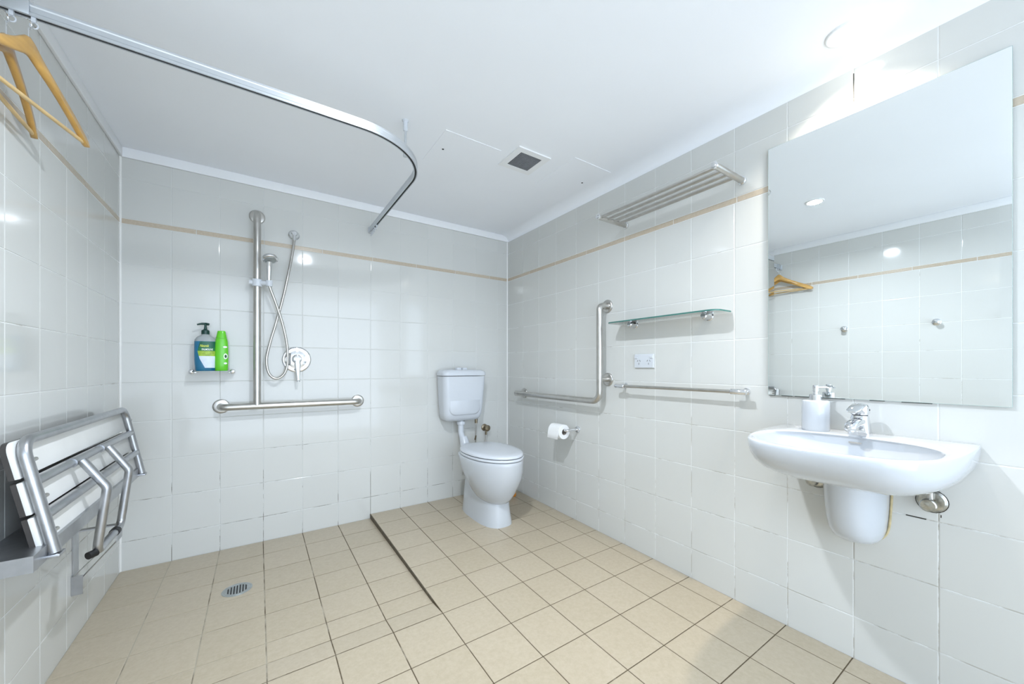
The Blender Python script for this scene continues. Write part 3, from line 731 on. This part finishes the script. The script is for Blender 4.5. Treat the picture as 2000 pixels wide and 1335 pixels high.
oc = tag(MB().disc((2.190, -0.235, z_main(-0.235)+0.0002), (0, 0, 1), [(0, 0.020), (0.003, 0.0215), (0.030, 0.0205), (0.042, 0.017), (0.046, 0.010), (0.047, 0.0)], 24).build('orange_plug', 'orange', smooth=40), 'small orange plastic plug on floor behind the toilet', 'plug')

# ------------------------------------------------------------------ toilet roll
hr = thing('toilet_roll_holder', 'chrome single-arm toilet roll holder on right wall', 'roll holder', (RW, -0.845, 0.60))
MB().disc((RW, -0.845, 0.600), (-1, 0, 0), [(0, 0.021), (0.004, 0.021), (0.010, 0.019), (0.012, 0.010)], 28).build('wall_flange', 'chrome', hr, smooth=40)
MB().tube(fillet([(RW-0.004, -0.845, 0.600), (2.190, -0.845, 0.598), (2.190, -0.690, 0.598)], 0.016, 8), 0.0085, 16).build('arm', 'chrome', hr, smooth=60)
rl = thing('toilet_roll', 'white toilet paper roll hanging on the chrome holder', 'toilet roll', (2.190, -0.765, 0.588))
seg = 40; yA, yB = -0.822, -0.715; rc = (2.190, 0.588)
def circ(r, y): return [(rc[0]+r*math.cos(2*PI*k/seg), y, rc[1]+r*math.sin(2*PI*k/seg)) for k in range(seg)]
MB().loft([circ(0.020, yA), circ(0.045, yA), circ(0.047, yA+0.003), circ(0.047, yB-0.003), circ(0.045, yB), circ(0.020, yB), circ(0.020, yA)], False, False).build('paper', 'paper', rl, smooth=40)
MB().loft([circ(0.0202, yA+0.0008), circ(0.0202, yB-0.0008), circ(0.0188, yB-0.0008), circ(0.0188, yA+0.0008), circ(0.0202, yA+0.0008)], False, False).build('core', 'card', rl, smooth=40)
tail = [(2.190-0.0475*math.sin(t), 0.588+0.0475*math.cos(t)) for t in [0.3+k*0.16 for k in range(8)]]+[(2.139, 0.575), (2.136, 0.545)]
MB().loft([[(x, yA+0.002, z), (x, yB-0.002, z), (x-0.0006, yB-0.002, z+0.0006), (x-0.0006, yA+0.002, z+0.0006)] for x, z in tail]).build('loose_sheet', 'paper', rl, smooth=60)

# ------------------------------------------------------------------ right wall fittings
rk = thing('towel_rack', 'chrome towel rack of four bars high on right wall', 'towel rack', (RW, -1.55, 1.80))
ZR = 1.802
for y in (-1.238, -1.860):
    MB().tube([(2.062, y, ZR), (RW-0.012, y, ZR)], 0.0125, 18).build('end_bracket', 'satin', rk, smooth=60)
    MB().disc((RW, y, ZR), (-1, 0, 0), [(0, 0.0165), (0.009, 0.0165), (0.012, 0.0125)], 20).build('wall_flange', 'chrome', rk)
    MB().disc((2.062, y, ZR), (-1, 0, 0), [(0, 0.0135), (0.006, 0.013), (0.008, 0.009)], 18).build('end_cap', 'chrome', rk)
for x in (2.078, 2.126, 2.174, 2.222): MB().tube([(x, -1.240, ZR), (x, -1.858, ZR)], 0.0082, 14).build('bar', 'satin', rk, smooth=60)

gs = thing('glass_shelf', 'clear glass shelf with green edge on chrome brackets', 'shelf', (RW, -1.51, 1.25))
o2 = []
y0, y1, dp = -1.200, -1.815, 0.128
for a, b, c_x, c_y in ((RW-0.012, y0, 0, 0),): pass
rr = 0.035
poly = [(RW-0.010, y0)]+[(RW-dp+rr-rr*math.sin(t), y0-rr+rr*math.cos(t)) for t in [PI/2*k/6 for k in range(7)]]+[(RW-dp+rr-rr*math.cos(t), y1+rr-rr*math.sin(t)) for t in [PI/2*k/6 for k in range(7)]]+[(RW-0.010, y1)]
gp = MB().loft([[(x, y, 1.2445) for x, y in poly], [(x, y, 1.2505) for x, y in poly]]).build('glass_plate', 'glass', gs, smooth=30)
inner = [(x+(0.0012 if x < RW-0.02 else 0), y-(0.0012 if abs(y-y0) < 0.001 else (-0.0012 if abs(y-y1) < 0.001 else 0))) for x, y in poly]
rings = []
edge = MB()
n = len(poly)
vs = []; fs = []
for i, (x, y) in enumerate(poly):
    dx, dy = (x-(RW-0.01)), 0
    ox = -0.0006 if x < RW-dp+rr+0.001 else 0
    oy = 0.0006 if y > y0-rr else (-0.0006 if y < y1+rr else 0)
    vs += [(x+ox, y+oy, 1.2443), (x+ox, y+oy, 1.2507)]
for i in range(n-1): fs.append((2*i, 2*i+2, 2*i+3, 2*i+1))
edge.add(vs, fs).build('polished_edge', 'glass_edge', gp, smooth=40, fix=False)
for y in (-1.300, -1.715):
    MB().disc((RW, y, 1.2365), (-1, 0, 0), [(0, 0.020), (0.004, 0.020), (0.007, 0.016), (0.030, 0.0145), (0.052, 0.0145), (0.056, 0.011)], 24).build('bracket', 'chrome', gs, smooth=40)

po = thing('power_outlet', 'white double power outlet with switches on right wall', 'power outlet', (RW, -1.361, 1.037))
x1 = RW-0.0105
MB().box((RW, -1.300, 1.000), (x1, -1.421, 1.074)).build('cover_plate', 'plastic', po, bevel=0.003, bseg=3)
for yc in (-1.330, -1.392):
    sw = MB().box((x1+0.001, yc+(0.018 if yc > -1.36 else -0.018)+0.009, 1.050), (x1-0.004, yc+(0.018 if yc > -1.36 else -0.018)-0.009, 1.063)).build('switch', 'plastic', po, bevel=0.0015)
    for dy, dz, an in ((-0.0075, 1.038, 0.5), (0.0075, 1.038, -0.5), (0, 1.022, 0)):
        c0 = Vector((x1-0.0002, yc+dy, dz)); d_ = Vector((0, math.sin(an), math.cos(an))); s_ = Vector((0, math.cos(an), -math.sin(an)))
        MB().prism([c0+d_*0.0045+s_*0.001, c0+d_*0.0045-s_*0.001, c0-d_*0.0045-s_*0.001, c0-d_*0.0045+s_*0.001], (0, 0, 0), (-0.0006, 0, 0)).build('slot', 'dark', po, smooth=0)

trl = thing('towel_rail', 'thin chrome single towel rail on right wall', 'towel rail', (RW, -1.56, 0.90))
MB().tube([(RW-0.062, -1.232, 0.900), (RW-0.062, -1.880, 0.900)], 0.0078, 16).build('bar', 'satin', trl, smooth=60)
for y, s in ((-1.232, 1), (-1.880, -1)):
    MB().disc((RW-0.062, y-s*0.042, 0.900), (0, s, 0), [(0, 0.0095), (0.003, 0.0125), (0.060, 0.0125), (0.064, 0.010)], 20).build('end_sleeve', 'chrome', trl, smooth=40)
    MB().tube([(RW-0.062, y-s*0.004, 0.900), (RW-0.003, y-s*0.004, 0.900)], 0.0085, 14).build('post', 'chrome', trl)
    MB().disc((RW, y-s*0.004, 0.900), (-1, 0, 0), [(0, 0.0145), (0.005, 0.0145), (0.007, 0.010)], 18).build('wall_flange', 'chrome', trl)

# mirror with bevelled border
mr = thing('wall_mirror', 'tall frameless mirror on the wall above the basin', 'mirror', (RW, -2.263, 0.892))
y0, y1, z0, z1 = -1.962, -2.564, 0.892, 1.885
xf = RW-0.012
def rect(x, i): return [(x, y0-i, z0+i), (x, y1+i, z0+i), (x, y1+i, z1-i), (x, y0-i, z1-i)]
MB().loft([rect(xf+0.0005, 0.0008), rect(xf, 0.022)], cap0=False, cap1=False).build('bevel', 'mirror', mr, smooth=0, fix=True)
MB().add(rect(xf, 0.022), [(0, 1, 2, 3)]).build('glass', 'mirror', mr, smooth=0, fix=False)
MB().loft([rect(RW-0.006, 0.0), rect(xf+0.0005, 0.0), rect(xf+0.0005, 0.0008)], cap0=True, cap1=False).build('edge', 'mirror_edge', mr, smooth=0)
bkm = MB().box((RW-0.0005, y0-0.05, z0+0.05), (RW-0.0062, y1+0.05, z1-0.05)).build('backing', 'dark', mr, smooth=0)
random.seed(3)
yy = y0-0.002
while yy > y1+0.02:
    ln = random.uniform(0.01, 0.05)
    if random.random() < 0.55: MB().box((RW-0.0004, yy, z0-0.0025), (RW-0.010, max(yy-ln, y1), z0-0.0002)).build('mould_line', 'dirt', mr, smooth=0)
    yy -= ln

# robe hooks on the left wall (seen in the mirror)
for k, (y, z, lab) in enumerate(((-1.603, 1.317, 'chrome robe hook seen in the mirror, leftmost of three'), (-2.115, 1.325, 'chrome robe hook seen in the mirror, middle of three'), (-2.433, 1.336, 'chrome robe hook at the right edge of the mirror'))):
    h_ = thing('robe_hook', lab, 'hook', (0, y, z), 'robe hooks on the left wall')
    MB().disc((0, y, z), (1, 0, 0), [(0, 0.024), (0.004, 0.024), (0.007, 0.020), (0.009, 0.009), (0.030, 0.008)], 24).build('wall_flange', 'chrome', h_, smooth=40)
    MB().disc((0.028, y, z), (1, 0, 0), [(0, 0.009), (0.003, 0.017), (0.012, 0.018), (0.016, 0.014), (0.018, 0.005)], 24).build('knob', 'chrome', h_, smooth=40)

# ------------------------------------------------------------------ basin
BYC = -2.262; ZRIM = 0.779
ba = thing('wash_basin', 'white ceramic wall-hung basin with half pedestal under the mirror', 'wash basin', (RW, BYC, 0.60))
HW, DEP, NE = 0.247, 0.492, 2.9
def outer_r(a, u0=0.24):
    lo, hi = 0.0, 0.8
    for _ in range(40):
        m_ = (lo+hi)/2; u = u0+m_*math.sin(a); v_ = m_*math.cos(a)
        inside = u > 0.0006 and (max(u, 0)/DEP)**NE+(abs(v_)/HW)**(NE+1.2) < 1
        lo, hi = (m_, hi) if inside else (lo, m_)
    return lo
def inner_r(a, u0=0.24):
    uc, ru, rv, n_ = 0.300, 0.172, 0.212, 2.5
    lo, hi = 0.0, 0.8
    for _ in range(40):
        m_ = (lo+hi)/2; u = u0+m_*math.sin(a); v_ = m_*math.cos(a)
        inside = (abs(u-uc)/ru)**n_+(abs(v_)/rv)**n_ < 1
        lo, hi = (m_, hi) if inside else (lo, m_)
    return lo
NS = 84
angs = [2*PI*k/NS for k in range(NS)]
OUT = [(0.24+outer_r(a)*math.sin(a), outer_r(a)*math.cos(a)) for a in angs]
INN = [(0.24+inner_r(a)*math.sin(a), inner_r(a)*math.cos(a)) for a in angs]
def bring(pts, z, su=1.0, sv=1.0, u0=0.0): return [(RW-(u0+(u-u0)*su), BYC-v_*sv, z) for u, v_ in pts]
levels = [(0.648, 0.28, 0.22), (0.649, 0.45, 0.40), (0.652, 0.58, 0.56), (0.660, 0.70, 0.70), (0.672, 0.80, 0.82), (0.690, 0.885, 0.905), (0.712, 0.945, 0.957), (0.735, 0.980, 0.985), (0.755, 0.996, 0.996), (0.769, 1.0, 1.0), (0.776, 0.997, 0.997), (0.779, 0.989, 0.989)]
rings = [bring(OUT, z, su, sv) for z, su, sv in levels]
def mix(P, Q, t): return [(a[0]*(1-t)+b[0]*t, a[1]*(1-t)+b[1]*t) for a, b in zip(P, Q)]
rings += [bring(mix(OUT, INN, 0.55), 0.7795), bring(mix(OUT, INN, 0.9), 0.779), bring(INN, 0.777)]
for z, k in ((0.770, 0.985), (0.752, 0.955), (0.725, 0.90), (0.700, 0.82), (0.688, 0.70), (0.680, 0.52), (0.676, 0.30), (0.6750, 0.12)):
    rings.append([(RW-(0.290+(u-0.300)*k), BYC-v_*k, z) for u, v_ in INN])
MB().loft(rings).build('bowl', 'ceramic', ba, smooth=60)
shr = MB(); rg = []
SH = sell(0, 0, 0.185, 0.080, 2.4, 56)
def sring(z, su, sv): return [(RW-max(u*su, 0.0008), BYC+0.022-v_*sv, z) for u, v_ in SH]
for z, su, sv in ((0.690, 1.03, 1.03), (0.62, 1.0, 1.0), (0.55, 0.94, 0.97), (0.50, 0.87, 0.935), (0.465, 0.79, 0.89), (0.441, 0.68, 0.82), (0.426, 0.54, 0.72), (0.417, 0.38, 0.58), (0.414, 0.2, 0.4)): rg.append(sring(z, su, sv))
shr.loft(rg).build('pedestal_shroud', 'ceramic', ba, smooth=60)
# yellowed sealant where the shroud meets the wall
pts = [(RW-0.0012, BYC+0.022+dy, z) for dy, z in ((-0.083, 0.60), (-0.080, 0.53), (-0.075, 0.47), (-0.062, 0.437), (-0.036, 0.417), (0, 0.411), (0.036, 0.417), (0.062, 0.437), (0.075, 0.47), (0.080, 0.53), (0.083, 0.60))]
MB().tube(smooth_path(pts, 6), 0.0035, 8).build('sealant', 'stain', ba, smooth=60)
MB().disc((RW-0.290, BYC, 0.6747), (0, 0, 1), [(0, 0.022), (0.002, 0.021), (0.003, 0.014), (0.001, 0.0)], 24).build('waste_ring', 'chrome', ba)
MB().box((RW-0.130, BYC-0.016, 0.757), (RW-0.1325, BYC+0.016, 0.762)).build('overflow_slot', 'satin', ba)

# tap
tp = thing('basin_tap', 'chrome lever mixer tap on the wash basin', 'tap', (2.205, -2.262, 0.779))
tx, ty, tz = 2.208, -2.262, 0.7785
def trr(z, hx, hy, r, ox=0.0): return [(x, y, z) for x, y in rrect(tx+ox, ty, hx, hy, r, 5)]
MB().loft([trr(tz, 0.026, 0.0275, 0.010), trr(tz+0.003, 0.0265, 0.028, 0.010), trr(tz+0.030, 0.024, 0.0245, 0.012), trr(tz+0.055, 0.0225, 0.0225, 0.014, 0.001), trr(tz+0.066, 0.0215, 0.0215, 0.018, 0.001)]).build('body', 'chrome', tp, smooth=50)
sp = MB(); rings = []
for u, z, hw, hh in ((0.0, 0.046, 0.019, 0.014), (-0.03, 0.047, 0.0185, 0.0135), (-0.065, 0.044, 0.017, 0.0115), (-0.092, 0.038, 0.0155, 0.0105), (-0.104, 0.033, 0.013, 0.009), (-0.109, 0.031, 0.006, 0.005)):
    rings.append([(tx-0.004+u, ty+a, tz+z+b) for a, b in sell(0, 0, hw, hh, 2.5, 24)])
sp.loft(rings).build('spout', 'chrome', tp, smooth=60)
MB().disc((tx-0.096, ty, tz+0.030), (-0.1, 0, -1), [(0, 0.011), (0.009, 0.0115), (0.010, 0.007)], 20).build('aerator', 'chrome', tp)
MB().disc((tx, ty, tz+0.064), (0, 0, 1), [(0, 0.0195), (0.006, 0.0195)], 24).build('collar', 'dark', tp)
hd = MB(); rings = []
for z, hx, hy, r, ox in ((0.069, 0.022, 0.0215, 0.016, 0), (0.074, 0.0245, 0.0235, 0.017, 0), (0.086, 0.0250, 0.0235, 0.017, -0.001), (0.096, 0.0225, 0.0215, 0.016, -0.003), (0.103, 0.0165, 0.017, 0.013, -0.006), (0.106, 0.008, 0.009, 0.007, -0.008)): rings.append(trr(tz+z, hx, hy, r, ox))
hd.loft(rings).build('handle_dome', 'chrome', tp, smooth=60)
lv = MB(); rings = []
for u, z, hw, hh in ((0.012, 0.101, 0.012, 0.004), (-0.015, 0.099, 0.0185, 0.0065), (-0.045, 0.093, 0.019, 0.006), (-0.072, 0.086, 0.017, 0.005), (-0.086, 0.082, 0.010, 0.003)):
    rings.append([(tx+u, ty+a, tz+z+b) for a, b in sell(0, 0, hw, hh, 2.4, 20)])
lv.loft(rings).build('lever', 'chrome', tp, smooth=60)
MB().disc((tx+0.002, ty-0.0225, tz+0.085), (0, -1, 0), [(0, 0.0035), (0.0015, 0.003), (0.0017, 0)], 12).build('indicator_dot', 'dark', tp)

# soap dispenser on the basin ledge
sd = thing('soap_dispenser', 'white ceramic soap dispenser with chrome pump on the basin ledge', 'soap dispenser', (2.215, -2.148, 0.779))
sx, sy, sz = 2.212, -2.140, 0.7785
MB().disc((sx, sy, sz), (0, 0, 1), [(0, 0.0385), (0.004, 0.0405), (0.100, 0.0405), (0.105, 0.0390), (0.107, 0.034), (0.108, 0.02)], 40).build('body', 'ceramic', sd, smooth=40)
MB().disc((sx, sy, sz+0.1075), (0, 0, 1), [(0, 0.0185), (0.019, 0.0185), (0.021, 0.016), (0.022, 0.007), (0.040, 0.006)], 28).build('pump_collar', 'chrome', sd, smooth=35)
ph = MB().disc((sx, sy, sz+0.138), (0, 0, 1), [(0, 0.0075), (0.001, 0.0085), (0.020, 0.0085), (0.022, 0.007)], 20)
ph.build('pump_head', 'chrome', sd, smooth=40)
MB().tube([(sx, sy, sz+0.153), (sx+0.030, sy-0.022, sz+0.1535), (sx+0.040, sy-0.029, sz+0.149)], [0.0045, 0.004, 0.0035], 12).build('nozzle', 'chrome', sd, smooth=50)

# isolation valves below the basin
for (y, z, lab) in ((-2.122, 0.592, 'corroded chrome stop valve left of the basin pedestal'), (-2.412, 0.590, 'corroded chrome stop valve right of the basin pedestal')):
    vv = thing('basin_stop_valve', lab, 'valve', (RW, y, z), 'stop valves under the basin')
    MB().disc((RW, y, z), (-1, 0, 0), [(0, 0.034), (0.003, 0.034), (0.010, 0.028), (0.012, 0.014)], 28).build('wall_flange', 'valve', vv, smooth=40)
    MB().disc((RW-0.001, y, z), (-1, 0, 0), [(0, 0.036), (0.0012, 0.036)], 24).build('rust_ring', 'dirt', vv)
    MB().tube([(RW-0.008, y, z), (RW-0.050, y, z)], 0.0115, 6).build('hex_body', 'brass', vv, smooth=0)
    MB().disc((RW-0.046, y, z-0.002), (-1, 0, 0), [(0, 0.014), (0.003, 0.019), (0.014, 0.019), (0.017, 0.016), (0.0165, 0.010), (0.018, 0.004)], 22).build('handle', 'valve', vv, smooth=35)
    MB().tube([(RW-0.028, y, z+0.004), (RW-0.028, y, z+0.045), (RW-0.034, y+0.006, z+0.10)], 0.0065, 10).build('supply_pipe', 'satin', vv)

# dark grout cracks and chips seen on the right wall
ck = MB()
for (ya, za, yb, zb) in ((-2.355, 0.5305, -2.40, 0.5285), (-2.432, 0.552, -2.430, 0.545)):
    ck.box((RW+0.0004, ya, za), (RW-0.0006, yb, zb-0.0012))
c_ = ck.build('grout_crack', 'dirt', wall_right, smooth=0)
MB().box((RW+0.0004, -2.2247, 1.93), (RW-0.0004, -2.2267, 2.03)).build('grout_crack', 'dirt', wall_right, smooth=0)

# ------------------------------------------------------------------ floor drain
dr = thing('floor_drain', 'round metal floor drain with slotted grate in shower', 'drain', (0.487, -0.513, -0.010))
dx, dy, dz = 0.487, -0.513, -0.0100
prof = [(-0.001, 0.058), (0.0012, 0.0575), (0.0020, 0.055), (0.0012, 0.050), (0.0002, 0.048)]
rings = [[(dx+r*math.cos(2*PI*k/48), dy+r*math.sin(2*PI*k/48), dz+d) for k in range(48)] for d, r in prof]
MB().loft(rings, False, False).build('outer_ring', 'drain', dr, smooth=50)
MB().disc((dx, dy, dz+0.0001), (0, 0, 1), [(0, 0.049), (0.0004, 0.049)], 40).build('sump', 'rubber', dr)
ga = math.radians(0)
prof = [(0.0003, 0.0495), (0.0016, 0.0485), (0.0018, 0.041), (0.0004, 0.0405)]
rings = [[(dx+r*math.cos(2*PI*k/48), dy+r*math.sin(2*PI*k/48), dz+d) for k in range(48)] for d, r in prof]
gr_ = MB().loft(rings, False, False).build('grate_rim', 'drain', dr, smooth=50)
for k in range(8):
    o_ = -0.0385+0.011*k
    hl = math.sqrt(max(0.0415**2-o_**2, 0))
    if hl > 0.008: MB().box((dx+o_-0.0028, dy-hl, dz+0.0004), (dx+o_+0.0028, dy+hl, dz+0.0018)).build('grate_bar', 'drain', gr_, smooth=0)
